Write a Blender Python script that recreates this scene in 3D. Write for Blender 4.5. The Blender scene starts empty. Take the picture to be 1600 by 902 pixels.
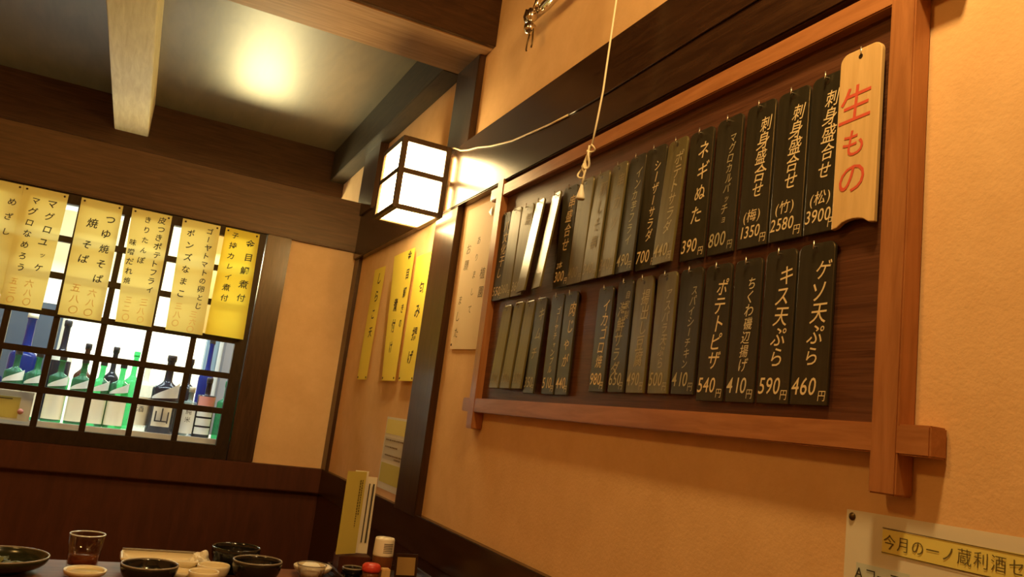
import bpy, bmesh, math, random
from mathutils import Vector, Matrix

# ------------------------------------------------------------------ camera, world, lights
SC = bpy.context.scene
COL = SC.collection
E0 = 1.15                                   # eye height of the photographer above the floor
cam_data = bpy.data.cameras.new('camera')
cam = bpy.data.objects.new('camera', cam_data)
COL.objects.link(cam)
cam_data.sensor_width = 36.0
cam_data.lens = 27.908
cam_data.clip_start = 0.02
right = Vector((0.89368218, -0.43072682, 0.12572418))
up = Vector((-0.1857811, -0.10014966, 0.977474))
fwd = Vector((0.40843303, 0.89690828, 0.16952287))
cam.matrix_world = Matrix(((right.x, up.x, -fwd.x, 0), (right.y, up.y, -fwd.y, 0),
                           (right.z, up.z, -fwd.z, E0), (0, 0, 0, 1)))
SC.camera = cam
vs = SC.view_settings
vs.view_transform = 'Standard'
vs.look = 'None'
vs.gamma = 1.0
vs.use_curve_mapping = False
vs.exposure = 0.0

world = bpy.data.worlds.new('world')
SC.world = world
world.use_nodes = True
world.node_tree.nodes['Background'].inputs[0].default_value = (1.0, 0.72, 0.45, 1)
world.node_tree.nodes['Background'].inputs[1].default_value = 0.012

WARM = (1.0, 0.56, 0.15)
COOL = (0.86, 0.97, 1.0)


def lamp(name, kind, loc, power, color, size=0.1, rot=None, size_y=None, spread=None, blend=None, angle=None):
    d = bpy.data.lights.new(name, kind)
    d.energy = power
    d.color = color
    if kind == 'AREA':
        d.size = size
        if size_y:
            d.shape = 'RECTANGLE'
            d.size_y = size_y
        if spread:
            d.spread = spread
    else:
        d.shadow_soft_size = size
    if kind == 'SPOT':
        d.spot_size = angle
        d.spot_blend = blend
    o = bpy.data.objects.new(name, d)
    o.location = loc
    if rot is not None:
        o.rotation_euler = Vector(rot).to_track_quat('-Z', 'Y').to_euler()
    COL.objects.link(o)
    return o


# the dining room's own ceiling lamp above and in front of the menu board
lamp('room_lamp', 'POINT', (0.44, 0.47, E0 + 1.22), 54.0, (1.0, 0.67, 0.27), 0.06)
lamp('room_lamp', 'POINT', (-1.0, 0.9, E0 + 1.30), 34.0, WARM, 0.12)
# kitchen tubes, an added bottle light and a lamp behind the partition
lamp('kitchen_light', 'AREA', (0.1, 4.32, E0 + 0.98), 13.0, COOL, 1.8, (0, 0.1, -1), 0.25)
lamp('kitchen_light', 'AREA', (-0.2, 5.3, E0 + 0.84), 42.0, COOL, 2.2, (0, -0.25, -1), 0.3)
lamp('kitchen_light', 'AREA', (-0.1, 3.70, E0 + 0.60), 12.0, COOL, 1.2, (0, 0.45, -1), 0.06)  # added unseen light that brightens the bottle fronts
lamp('kitchen_lamp', 'POINT', (0.41, 5.1, E0 + 0.72), 75.0, (1.0, 0.88, 0.42), 0.16)

# ------------------------------------------------------------------ materials
def mat(name, color, rough=0.6, metal=0.0, spec=0.5, coat=0.0):
    m = bpy.data.materials.new(name)
    m.use_nodes = True
    b = m.node_tree.nodes['Principled BSDF']
    b.inputs['Base Color'].default_value = (*color, 1)
    b.inputs['Roughness'].default_value = rough
    b.inputs['Metallic'].default_value = metal
    b.inputs['Specular IOR Level'].default_value = spec
    b.inputs['Coat Weight'].default_value = coat
    b.inputs['Coat Roughness'].default_value = 0.12
    return m


def nodes(m):
    nt = m.node_tree
    return nt.nodes, nt.links, nt.nodes['Principled BSDF']


def wood(name, c1, c2, rough=0.4, scale=(1, 1, 1), coat=0.0, bump=0.12, spec=0.5, detail=6.0, warm=True):
    m = mat(name, c1, rough, 0, spec, coat)
    N, L, b = nodes(m)
    tc = N.new('ShaderNodeTexCoord')
    mp = N.new('ShaderNodeMapping')
    mp.inputs['Scale'].default_value = scale
    nz = N.new('ShaderNodeTexNoise')
    nz.inputs['Scale'].default_value = 6.0
    nz.inputs['Detail'].default_value = detail
    nz.inputs['Roughness'].default_value = 0.6
    nz.inputs['Distortion'].default_value = 0.6
    cr = N.new('ShaderNodeValToRGB')
    cr.color_ramp.elements[0].position = 0.32
    cr.color_ramp.elements[0].color = (*c1, 1)
    cr.color_ramp.elements[1].position = 0.68
    cr.color_ramp.elements[1].color = (*c2, 1)
    bp = N.new('ShaderNodeBump')
    bp.inputs['Strength'].default_value = bump
    bp.inputs['Distance'].default_value = 0.002
    L.new(tc.outputs['Object'], mp.inputs['Vector'])
    L.new(mp.outputs[0], nz.inputs['Vector'])
    L.new(nz.outputs['Fac'], cr.inputs[0])
    L.new(cr.outputs[0], b.inputs['Base Color'])
    L.new(nz.outputs['Fac'], bp.inputs['Height'])
    L.new(bp.outputs[0], b.inputs['Normal'])
    if warm:
        b.inputs['Specular Tint'].default_value = (1.0, 0.72, 0.42, 1)
        b.inputs['Coat Tint'].default_value = (1.0, 0.85, 0.6, 1)
    return m


def plaster(name, c1, c2):
    m = mat(name, c1, 0.9, 0, 0.15)
    N, L, b = nodes(m)
    tc = N.new('ShaderNodeTexCoord')
    a = N.new('ShaderNodeTexNoise')
    a.inputs['Scale'].default_value = 9.0
    a.inputs['Detail'].default_value = 8.0
    a.inputs['Roughness'].default_value = 0.7
    cr = N.new('ShaderNodeValToRGB')
    cr.color_ramp.elements[0].position = 0.3
    cr.color_ramp.elements[0].color = (*c1, 1)
    cr.color_ramp.elements[1].position = 0.72
    cr.color_ramp.elements[1].color = (*c2, 1)
    g = N.new('ShaderNodeTexNoise')
    g.inputs['Scale'].default_value = 170.0
    g.inputs['Detail'].default_value = 4.0
    bp = N.new('ShaderNodeBump')
    bp.inputs['Strength'].default_value = 0.17
    bp.inputs['Distance'].default_value = 0.003
    L.new(tc.outputs['Object'], a.inputs['Vector'])
    L.new(tc.outputs['Object'], g.inputs['Vector'])
    L.new(a.outputs['Fac'], cr.inputs[0])
    L.new(cr.outputs[0], b.inputs['Base Color'])
    L.new(g.outputs['Fac'], bp.inputs['Height'])
    L.new(bp.outputs[0], b.inputs['Normal'])
    return m


def paper(name, color, trans=0.5, rough=0.7):
    m = bpy.data.materials.new(name)
    m.use_nodes = True
    N, L, b = nodes(m)
    b.inputs['Base Color'].default_value = (*color, 1)
    b.inputs['Roughness'].default_value = rough
    b.inputs['Specular IOR Level'].default_value = 0.25
    t = N.new('ShaderNodeBsdfTranslucent')
    t.inputs['Color'].default_value = (*color, 1)
    mx = N.new('ShaderNodeMixShader')
    mx.inputs[0].default_value = trans
    tc = N.new('ShaderNodeTexCoord')
    nz = N.new('ShaderNodeTexNoise')
    nz.inputs['Scale'].default_value = 14.0
    bp = N.new('ShaderNodeBump')
    bp.inputs['Strength'].default_value = 0.15
    bp.inputs['Distance'].default_value = 0.004
    L.new(tc.outputs['Object'], nz.inputs['Vector'])
    L.new(nz.outputs['Fac'], bp.inputs['Height'])
    L.new(bp.outputs[0], b.inputs['Normal'])
    L.new(b.outputs[0], mx.inputs[1])
    L.new(t.outputs[0], mx.inputs[2])
    L.new(mx.outputs[0], N['Material Output'].inputs['Surface'])
    return m


def thin_glass(name, tint=(1, 1, 1), gloss=1.0):
    m = bpy.data.materials.new(name)
    m.use_nodes = True
    N, L, b = nodes(m)
    N.remove(b)
    t = N.new('ShaderNodeBsdfTransparent')
    t.inputs['Color'].default_value = (*tint, 1)
    g = N.new('ShaderNodeBsdfGlossy')
    g.inputs['Roughness'].default_value = 0.03
    lw = N.new('ShaderNodeLayerWeight')
    lw.inputs['Blend'].default_value = 0.5
    pw = N.new('ShaderNodeMath')
    pw.operation = 'POWER'
    pw.inputs[1].default_value = 3.5
    f = N.new('ShaderNodeMath')
    f.operation = 'MULTIPLY_ADD'
    f.inputs[1].default_value = 0.55 * gloss
    f.inputs[2].default_value = 0.035 * gloss
    L.new(lw.outputs['Facing'], pw.inputs[0])
    L.new(pw.outputs[0], f.inputs[0])
    mx = N.new('ShaderNodeMixShader')
    L.new(f.outputs[0], mx.inputs[0])
    L.new(t.outputs[0], mx.inputs[1])
    L.new(g.outputs[0], mx.inputs[2])
    L.new(mx.outputs[0], N['Material Output'].inputs['Surface'])
    return m


def bottle_glass(name, color, trans=0.55):
    m = bpy.data.materials.new(name)
    m.use_nodes = True
    N, L, b = nodes(m)
    b.inputs['Base Color'].default_value = (*color, 1)
    b.inputs['Roughness'].default_value = 0.08
    t = N.new('ShaderNodeBsdfTransparent')
    t.inputs['Color'].default_value = (*[min(1, c * 2.2 + 0.02) for c in color], 1)
    mx = N.new('ShaderNodeMixShader')
    mx.inputs[0].default_value = trans
    L.new(b.outputs[0], mx.inputs[1])
    L.new(t.outputs[0], mx.inputs[2])
    L.new(mx.outputs[0], N['Material Output'].inputs['Surface'])
    return m


def glow(name, color, strength):
    m = bpy.data.materials.new(name)
    m.use_nodes = True
    N, L, b = nodes(m)
    b.inputs['Base Color'].default_value = (0.9, 0.85, 0.75, 1)
    b.inputs['Emission Color'].default_value = (*color, 1)
    b.inputs['Emission Strength'].default_value = strength
    return m


M = {}
M['plaster'] = plaster('orange_plaster', (0.70, 0.425, 0.19), (0.80, 0.51, 0.245))
M['dark'] = wood('dark_stained_wood', (0.020, 0.0075, 0.004), (0.050, 0.020, 0.009), 0.34, (2, 14, 14), 0.25)
M['dark_y'] = wood('dark_stained_wood_lengthwise', (0.024, 0.010, 0.005), (0.050, 0.022, 0.010), 0.26, (14, 1.2, 14), 0.0, 0.03, 0.45)
M['grille'] = wood('near_black_sash_wood', (0.012, 0.006, 0.004), (0.026, 0.013, 0.007), 0.5, (10, 10, 3), 0.0, 0.05, 0.3)
M['dark_matt'] = wood('dark_matt_wood', (0.030, 0.020, 0.008), (0.055, 0.036, 0.014), 0.6, (12, 1.2, 12), 0.0, 0.05, 0.25)
M['dark_z'] = wood('dark_stained_wood_upright', (0.022, 0.009, 0.005), (0.055, 0.024, 0.012), 0.34, (14, 14, 1.4), 0.08, 0.08, 0.45)
M['beam'] = wood('brown_beam_wood', (0.038, 0.0145, 0.007), (0.088, 0.036, 0.016), 0.45, (1.0, 18, 18), 0.0, 0.25)
M['panel'] = wood('red_brown_panel', (0.050, 0.012, 0.007), (0.080, 0.020, 0.011), 0.5, (5, 5, 0.8), 0.0, 0.05)
M['midbeam'] = wood('mid_brown_beam_wood', (0.28, 0.145, 0.055), (0.44, 0.25, 0.11), 0.5, (0.8, 14, 14), 0.0, 0.2)
M['joist'] = wood('pale_joist_wood', (0.62, 0.52, 0.26), (0.78, 0.69, 0.40), 0.55, (9, 1.0, 9), 0.0, 0.2)
M['board'] = wood('smoked_ceiling_board', (0.090, 0.065, 0.026), (0.13, 0.094, 0.040), 0.38, (3, 0.6, 3), 0.0, 0.05)
M['frame'] = wood('orange_brown_frame_wood', (0.30, 0.115, 0.038), (0.43, 0.18, 0.065), 0.36, (12, 1.2, 12), 0.15, 0.1)
M['frame_z'] = wood('orange_brown_frame_wood_upright', (0.30, 0.115, 0.038), (0.43, 0.18, 0.065), 0.36, (12, 12, 1.2), 0.15, 0.1)
M['backboard'] = wood('red_brown_backboard', (0.060, 0.020, 0.010), (0.13, 0.05, 0.024), 0.42, (30, 1.2, 40), 0.1, 0.2)
M['slat'] = wood('black_lacquered_slat', (0.020, 0.017, 0.010), (0.032, 0.028, 0.016), 0.30, (20, 20, 1.5), 0.0, 0.04, 0.6)
M['slat_worn_sheen'] = wood('worn_slat_olive_sheen', (0.085, 0.068, 0.024), (0.13, 0.105, 0.038), 0.30, (20, 20, 1.5), 0.0, 0.05, 0.7)  # olive sheen of reflected light put into the colour of the faded slats
M['tag'] = wood('pale_tag_wood', (0.60, 0.38, 0.15), (0.72, 0.48, 0.21), 0.4, (14, 14, 1.2), 0.0, 0.06)
M['chalk'] = mat('cream_paint_marker', (0.72, 0.56, 0.30), 0.8)
M['chalk_faint'] = mat('faded_paint_marker', (0.27, 0.215, 0.105), 0.7)
M['chalk_mid'] = mat('half_faded_paint_marker', (0.42, 0.35, 0.19), 0.75)
M['red_ink'] = mat('red_brush_ink', (0.62, 0.085, 0.035), 0.7)
M['ink'] = mat('black_brush_ink', (0.035, 0.028, 0.012), 0.7)
M['ink_soft'] = mat('thin_grey_ink', (0.20, 0.13, 0.05), 0.7)
M['ink_olive'] = mat('printed_dark_ink', (0.12, 0.085, 0.015), 0.7)
M['orange_ink'] = mat('faded_orange_ink', (0.88, 0.59, 0.16), 0.7)
M['yellow'] = paper('yellow_menu_paper', (0.90, 0.80, 0.27), 0.22)
M['yellow2'] = paper('deep_yellow_menu_paper', (0.93, 0.74, 0.07), 0.30)
M['yellow_wall'] = paper('bright_yellow_wall_paper', (0.92, 0.74, 0.10), 0.15)
M['tan_paper'] = paper('tan_paper', (0.75, 0.50, 0.18), 0.55)
M['cream_paper'] = paper('cream_sign_paper', (0.82, 0.62, 0.36), 0.1)
M['white_paper'] = paper('white_laminated_paper', (0.80, 0.74, 0.58), 0.1, 0.35)
M['grey_paper'] = paper('grey_paper', (0.62, 0.57, 0.46), 0.1, 0.4)
M['lime_paper'] = paper('lime_yellow_print', (0.62, 0.53, 0.12), 0.1, 0.4)
M['label_yellow'] = mat('printed_yellow_box', (0.80, 0.68, 0.17), 0.5)
M['label_blue'] = mat('printed_pale_blue_box', (0.55, 0.60, 0.52), 0.5)
M['metal'] = mat('chrome', (0.75, 0.70, 0.60), 0.16, 1.0)
M['hook'] = mat('dull_steel_hook', (0.50, 0.44, 0.34), 0.35, 1.0)
M['pin'] = mat('dark_pin', (0.05, 0.03, 0.012), 0.4, 0.5)
M['brass_pin'] = mat('bronze_pin', (0.12, 0.075, 0.025), 0.35, 0.8)
M['cord'] = mat('cream_cord', (0.85, 0.74, 0.50), 0.8)
M['cable'] = mat('cream_cable', (0.85, 0.68, 0.40), 0.5)
M['lantern'] = wood('lantern_frame_wood', (0.030, 0.014, 0.006), (0.06, 0.03, 0.014), 0.4, (10, 10, 3))
M['shade'] = glow('lit_paper_shade', (1.0, 0.74, 0.34), 42.0)
M['white_wall'] = mat('white_kitchen_wall', (0.86, 0.90, 0.90), 0.6)
M['steel'] = mat('brushed_steel', (0.50, 0.54, 0.58), 0.4, 0.6)
M['grey_panel'] = mat('grey_kitchen_panel', (0.30, 0.32, 0.36), 0.5)
M['dark_panel'] = mat('dark_blue_grey_panel', (0.07, 0.10, 0.14), 0.4)
M['blue_panel'] = mat('blue_grey_kitchen_panel', (0.20, 0.32, 0.42), 0.5)
M['shelf'] = mat('white_shelf', (0.82, 0.78, 0.72), 0.4)
M['green_glass'] = bottle_glass('green_bottle_glass', (0.10, 0.36, 0.20), 0.68)
M['brown_glass'] = bottle_glass('brown_bottle_glass', (0.10, 0.045, 0.03), 0.4)
M['dark_glass'] = bottle_glass('dark_bottle_glass', (0.025, 0.03, 0.045), 0.25)
M['blue_glass'] = bottle_glass('blue_bottle_glass', (0.02, 0.05, 0.28), 0.45)
M['clear_glass'] = bottle_glass('pale_bottle_glass', (0.45, 0.60, 0.58), 0.6)
M['label'] = mat('cream_bottle_label', (0.86, 0.76, 0.56), 0.7)
M['label_white'] = mat('white_bottle_label', (0.88, 0.88, 0.82), 0.7)
M['label_pink'] = mat('pink_bottle_label', (0.75, 0.30, 0.24), 0.7)
M['label_dark'] = mat('dark_bottle_print', (0.05, 0.045, 0.04), 0.7)
M['label_grey'] = mat('grey_bottle_print', (0.50, 0.44, 0.36), 0.7)
M['cap_dark'] = mat('dark_bottle_cap', (0.03, 0.03, 0.035), 0.4)
M['cap_white'] = mat('white_plastic_cap', (0.85, 0.78, 0.62), 0.45)
M['cap_red'] = mat('red_plastic_cap', (0.62, 0.05, 0.03), 0.35)
M['black_bowl'] = mat('black_glazed_bowl', (0.012, 0.011, 0.010), 0.14)
M['bowl_rim'] = mat('worn_grey_rim', (0.26, 0.22, 0.17), 0.25)
M['green_bowl'] = mat('dark_green_glazed_bowl', (0.020, 0.022, 0.010), 0.2)
M['greens'] = mat('leafy_leftovers', (0.14, 0.15, 0.035), 0.6)
M['cream_dish'] = mat('cream_glazed_dish', (0.80, 0.70, 0.48), 0.25)
M['food'] = mat('pale_yellow_sauce', (0.55, 0.42, 0.10), 0.4)
M['white_cloth'] = mat('white_towel_cloth', (0.86, 0.82, 0.70), 0.9)
M['tumbler'] = thin_glass('clear_tumbler_glass', (0.93, 0.90, 0.86), 1.0)
M['tumbler_rim_glint'] = mat('blue_white_rim_glint', (0.80, 0.90, 1.0), 0.15, 0.3)  # glint of window light on the rim, put into a blue-white colour
M['amber'] = bottle_glass('amber_liquid', (0.30, 0.10, 0.03), 0.5)
M['table'] = wood('glossy_brown_table', (0.12, 0.042, 0.020), (0.20, 0.075, 0.035), 0.5, (1.5, 14, 14), 0.0, 0.04, 0.12)
M['floor'] = wood('brown_floor_board', (0.10, 0.05, 0.025), (0.16, 0.085, 0.04), 0.45, (1.0, 9, 9), 0.1, 0.1)
M['window_glass'] = thin_glass('window_glass', (0.97, 0.99, 0.98), 0.7)

# ------------------------------------------------------------------ builders
class B:
    """collects shapes in world coordinates, then becomes one mesh object"""
    def __init__(s):
        s.bm = bmesh.new()

    def quad(s, vs_):
        return s.bm.faces.new([s.bm.verts.new(v) for v in vs_])

    def box(s, x0, x1, y0, y1, z0, z1, bev=0.0):
        t = bmesh.new()
        bmesh.ops.create_cube(t, size=1.0)
        for v in t.verts:
            v.co = Vector(((x0 + x1) / 2 + v.co.x * (x1 - x0), (y0 + y1) / 2 + v.co.y * (y1 - y0), (z0 + z1) / 2 + v.co.z * (z1 - z0)))
        if bev:
            bmesh.ops.bevel(t, geom=list(t.edges), offset=bev, segments=2, affect='EDGES', clamp_overlap=True)
        s.merge(t)
        return s

    def merge(s, t, mtx=None):
        if mtx is not None:
            bmesh.ops.transform(t, matrix=mtx, verts=list(t.verts))
        me = bpy.data.meshes.new('tmp')
        t.to_mesh(me)
        t.free()
        s.bm.from_mesh(me)
        bpy.data.meshes.remove(me)

    def lathe(s, prof, c, seg=32, smooth=True, caps=True):
        rings = []
        for r, z in prof:
            if r < 1e-5:
                rings.append([s.bm.verts.new((c[0], c[1], c[2] + z))])
            else:
                rings.append([s.bm.verts.new((c[0] + r * math.cos(2 * math.pi * k / seg), c[1] + r * math.sin(2 * math.pi * k / seg), c[2] + z)) for k in range(seg)])
        for a, b in zip(rings, rings[1:]):
            for k in range(seg):
                k2 = (k + 1) % seg
                if len(a) == 1 and len(b) == 1:
                    continue
                if len(a) == 1:
                    f = s.bm.faces.new((a[0], b[k], b[k2]))
                elif len(b) == 1:
                    f = s.bm.faces.new((a[k], a[k2], b[0]))
                else:
                    f = s.bm.faces.new((a[k], a[k2], b[k2], b[k]))
                f.smooth = smooth
        return s

    def arc(s, prof, c, a0, a1, seg=16):
        """a partial lathe: a label wrapped round a bottle; angles in radians, -pi/2 faces -y"""
        rings = []
        for r, z in prof:
            rings.append([s.bm.verts.new((c[0] + r * math.cos(a0 + (a1 - a0) * k / seg), c[1] + r * math.sin(a0 + (a1 - a0) * k / seg), c[2] + (z(k / seg) if callable(z) else z))) for k in range(seg + 1)])
        for a, b in zip(rings, rings[1:]):
            for k in range(seg):
                f = s.bm.faces.new((a[k], a[k + 1], b[k + 1], b[k]))
                f.smooth = True
        return s

    def tube(s, pts, r, seg=8, closed=False):
        pts = [Vector(p) for p in pts]
        rings = []
        n = len(pts)
        prev = None
        for i, p in enumerate(pts):
            if closed:
                d = (pts[(i + 1) % n] - pts[i - 1]).normalized()
            else:
                d = (pts[min(i + 1, n - 1)] - pts[max(i - 1, 0)]).normalized()
            a = prev if prev is not None else (Vector((0, 0, 1)) if abs(d.z) < 0.9 else Vector((1, 0, 0)))
            u = (a - d * a.dot(d)).normalized()
            prev = u
            w = d.cross(u)
            rr = r(i / max(1, n - 1)) if callable(r) else r
            rings.append([s.bm.verts.new(p + (u * math.cos(2 * math.pi * k / seg) + w * math.sin(2 * math.pi * k / seg)) * rr) for k in range(seg)])
        rng = range(n) if closed else range(n - 1)
        for i in rng:
            a, b = rings[i], rings[(i + 1) % n]
            for k in range(seg):
                f = s.bm.faces.new((a[k], a[(k + 1) % seg], b[(k + 1) % seg], b[k]))
                f.smooth = True
        if not closed:
            s.bm.faces.new(rings[0])
            s.bm.faces.new(rings[-1][::-1])
        return s

    def prism(s, outline, frame, depth):
        """outline (u, v) list pushed along n by depth; frame = (origin, u, v, n)"""
        o, u, v, n = frame
        a = [s.bm.verts.new(o + u * p[0] + v * p[1]) for p in outline]
        b = [s.bm.verts.new(o + u * p[0] + v * p[1] + n * depth) for p in outline]
        k = len(outline)
        s.bm.faces.new(a)
        s.bm.faces.new(b[::-1])
        for i in range(k):
            s.bm.faces.new((a[i], a[(i + 1) % k], b[(i + 1) % k], b[i]))
        return s

    def sheet(s, f, nu, nv, thick=None):
        """a thin sheet of paper: f(i/nu, j/nv) -> point"""
        g = [[s.bm.verts.new(f(i / nu, j / nv)) for j in range(nv + 1)] for i in range(nu + 1)]
        for i in range(nu):
            for j in range(nv):
                q = s.bm.faces.new((g[i][j], g[i + 1][j], g[i + 1][j + 1], g[i][j + 1]))
                q.smooth = True
        return s

    def build(s, name, m, parent=None, local=False):
        if parent is not None and not local:
            bmesh.ops.transform(s.bm, matrix=parent.matrix_basis.inverted() if parent.parent is None else (parent.parent.matrix_basis @ parent.matrix_basis).inverted(), verts=list(s.bm.verts))
        bmesh.ops.recalc_face_normals(s.bm, faces=list(s.bm.faces))
        me = bpy.data.meshes.new(name)
        s.bm.to_mesh(me)
        s.bm.free()
        me.materials.append(m)
        o = bpy.data.objects.new(name, me)
        COL.objects.link(o)
        if parent is not None:
            o.parent = parent
        return o


def structure(o):
    o['kind'] = 'structure'
    return o


def tag(o, label, cat, group=None):
    o['label'] = label
    o['category'] = cat
    if group:
        o['group'] = group
    return o


def thing(name, label, cat, loc, group=None, rotz=0.0):
    o = bpy.data.objects.new(name, None)
    COL.objects.link(o)
    o.location = loc
    o.rotation_euler = (0, 0, rotz)
    o.matrix_basis = Matrix.Translation(Vector(loc)) @ Matrix.Rotation(rotz, 4, 'Z')
    o.empty_display_size = 0.05
    return tag(o, label, cat, group)


# ---- lettering: glyph outlines of the built-in font, laid out one by one
_glyph = {}
_fc = bpy.data.curves.new('glyph_source', 'FONT')
_fc.resolution_u = 3
_fo = bpy.data.objects.new('glyph_source', _fc)
COL.objects.link(_fo)


def glyph(ch, bold=0.0):
    key = (ch, bold)
    if key not in _glyph:
        _fc.body = ch
        _fc.offset = bold
        bpy.context.view_layer.update()
        ev = _fo.evaluated_get(bpy.context.evaluated_depsgraph_get())
        me = ev.to_mesh()
        vs_ = [(v.co.x, v.co.y) for v in me.vertices]
        fs = [tuple(p.vertices) for p in me.polygons]
        wd = max([v[0] for v in vs_]) if vs_ else 0.5
        ev.to_mesh_clear()
        _glyph[key] = (vs_, fs, wd)
    return _glyph[key]


def put(bm, ch, frame, cu, cv, size, rot=0.0, shear=0.0, bold=0.0, sx=1.0):
    """one character centred at (cu, cv) on frame = (origin, u, v)"""
    vs_, fs, wd = glyph(ch, bold)
    o, u, v = frame[:3]
    mid = 0.5 if ord(ch) > 255 else wd / 2
    if ch in 'ー-':
        rot += math.pi / 2
    c_, s_ = math.cos(rot), math.sin(rot)
    vv = []
    for x, y in vs_:
        x = (x - mid) * size * sx
        y = (y - 0.38) * size
        x, y = x * c_ - y * s_, x * s_ + y * c_
        x += y * shear
        vv.append(bm.verts.new(o + u * (cu + x) + v * (cv + y)))
    for f in fs:
        try:
            bm.faces.new([vv[i] for i in f])
        except ValueError:
            pass


def column(bm, text, frame, cu, top, pitch, size, rng, jit=0.05, shear=0.0, bold=0.0, sx=1.0, drift=0.0):
    """a column written downwards"""
    y = top
    for ch in text:
        if ch == ' ':
            y -= pitch * 0.5
            continue
        small = ch in 'っャュョッェ'
        k = 0.72 if small else 1.0
        put(bm, ch, frame, cu + rng.uniform(-jit, jit) * size + (0.1 * size if small else 0), y, size * k * rng.uniform(0.92, 1.08), rng.uniform(-0.07, 0.07), shear, bold, sx)
        y -= pitch
        cu += drift
    return y


def row(bm, text, frame, cu, cv, size, rng, step=0.6, bold=0.0, slope=0.0, shear=0.0):
    for ch in text:
        w = step if ord(ch) < 256 else 1.0
        put(bm, ch, frame, cu + size * w / 2, cv, size, slope, shear, bold)
        cu += size * w
        cv += size * w * slope


def lettering(name, m, parent, draw):
    b = B()
    draw(b.bm)
    return b.build(name, m, parent)


X, Y, Zv = Vector((1, 0, 0)), Vector((0, 1, 0)), Vector((0, 0, 1))
def on_right(x, y, z):                       # writing on something that faces the room from the right wall
    return (Vector((x, y, z)), -Y, Zv, -X)
def on_back(x, y, z):                        # writing on something on the back partition
    return (Vector((x, y, z)), X, Zv, -Y)


# ------------------------------------------------------------------ the setting
XW, YB = 0.85, 3.625
structure(B().box(-2.6, 0.95, -1.6, 6.0, -0.1, 0.0).build('floor', M['floor']))
structure(B().box(XW, XW + 0.1, -1.6, 6.0, 0.0, 2.75).build('wall_right', M['plaster']))
structure(B().box(-2.7, -2.6, -1.6, 6.0, 0.0, 2.75).build('wall_left', M['plaster']))
structure(B().box(-2.6, XW, -1.7, -1.6, 0.0, 2.75).build('wall_front', M['plaster']))
structure(B().box(-2.6, XW, 5.9, 6.0, 0.0, 2.75).build('wall_kitchen', M['white_wall']))
structure(B().box(-2.6, XW, -1.6, 2.25, 2.72, 2.76).build('ceiling', M['beam']))
structure(B().box(-2.6, XW, 2.2, 5.9, 2.50, 2.53).build('ceiling', M['board']))
# partition towards the kitchen
pb = B()
pb.box(-2.6, XW, 3.622, 3.70, 0.0, E0 - 0.397)
pb_o = structure(pb.build('wall_back', M['panel']))
structure(B().box(0.53, XW, 3.628, 3.69, E0 - 0.30, E0 + 0.70).build('wall_back_plaster', M['plaster']))
structure(B().box(-2.6, -1.07, 3.628, 3.69, E0 - 0.30, E0 + 0.70).build('wall_back_plaster', M['plaster']))
structure(B().box(-2.6, XW, 3.585, 3.70, E0 - 0.397, E0 - 0.293, 0.004).build('trim_sill', M['panel']))
structure(B().box(-2.6, XW, 3.595, 3.715, E0 + 0.697, E0 + 0.932, 0.004).build('trim_beam', M['beam']))
structure(B().box(0.4275, 0.533, 3.60, 3.70, E0 - 0.293, E0 + 0.697, 0.003).build('trim_jamb', M['dark_z']))
structure(B().box(-1.10, -1.03, 3.60, 3.70, E0 - 0.293, E0 + 0.697, 0.003).build('trim_jamb', M['dark_z']))
cp = B()
cp.box(0.834, XW, 3.545, 3.66, E0 - 0.30, E0 + 0.70)
cp.box(0.812, XW, 3.40, 3.66, E0 + 0.87, 2.33)
structure(cp.build('trim_corner_post', M['dark_z']))
# right wall: pillar, long beam, chair rail and wainscot
structure(B().box(0.826, XW, 2.302, 2.50, E0 - 0.30, 2.34, 0.002).build('trim_pillar', M['dark_z']))
structure(B().box(0.82, XW, -1.6, 3.60, E0 + 0.660, E0 + 0.876, 0.003).build('trim_long_beam', M['dark_y']))
structure(B().box(0.83, XW, -1.6, 3.60, E0 - 0.399, E0 - 0.292, 0.002).build('trim_chair_rail', M['dark_y']))
structure(B().box(0.840, XW, -1.6, 3.62, 0.0, E0 - 0.39).build('baseboard_right', M['dark']))
# the lower ceiling's beams and joist
structure(B().box(-2.6, 0.85, 2.245, 2.50, E0 + 1.18, 2.72, 0.004).build('trim_cross_beam', M['midbeam']))
structure(B().box(-2.6, XW, 2.228, 2.247, E0 + 1.183, 2.72, 0.002).build('trim_shade_board', M['dark']))  # added dark board: its colour stands in for shade on the beam's near face
structure(B().box(0.772, XW, 2.50, 4.26, E0 + 1.18, 2.505, 0.003).build('trim_side_beam', M['dark_matt']))
structure(B().box(-2.6, XW, 4.25, 4.42, E0 + 1.10, 2.505, 0.004).build('trim_far_beam', M['beam']))
structure(B().box(-0.298, -0.145, 2.49, 4.26, E0 + 1.18, 2.505, 0.003).build('trim_joist', M['joist']))
structure(B().box(-1.45, -1.30, 2.49, 4.26, E0 + 1.18, 2.505, 0.003).build('trim_joist', M['joist']))

# kitchen window: sash, grille, panes
win = structure(bpy.data.objects.new('window_1', None))
COL.objects.link(win)
wb = B()
wb.box(0.376, 0.425, 3.615, 3.655, E0 - 0.293, E0 + 0.697, 0.002)
wb.box(-1.025, -0.985, 3.615, 3.655, E0 - 0.293, E0 + 0.697, 0.002)
wb.box(-0.985, 0.376, 3.615, 3.655, E0 - 0.293, E0 - 0.236, 0.002)
wb.box(-0.985, 0.376, 3.615, 3.655, E0 + 0.655, E0 + 0.697, 0.002)
structure(wb.build('window_frame', M['grille'], win))
wg = B()
for x in (0.208, 0.034, -0.136, -0.306, -0.476, -0.646, -0.816):
    wg.box(x - 0.0115, x + 0.0115, 3.622, 3.642, E0 - 0.24, E0 + 0.66)
for z in (-0.093, 0.057, 0.210, 0.360, 0.510):
    wg.box(-0.99, 0.38, 3.618, 3.640, E0 + z - 0.0125, E0 + z + 0.0125)
structure(wg.build('window_grille', M['grille'], win))
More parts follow.
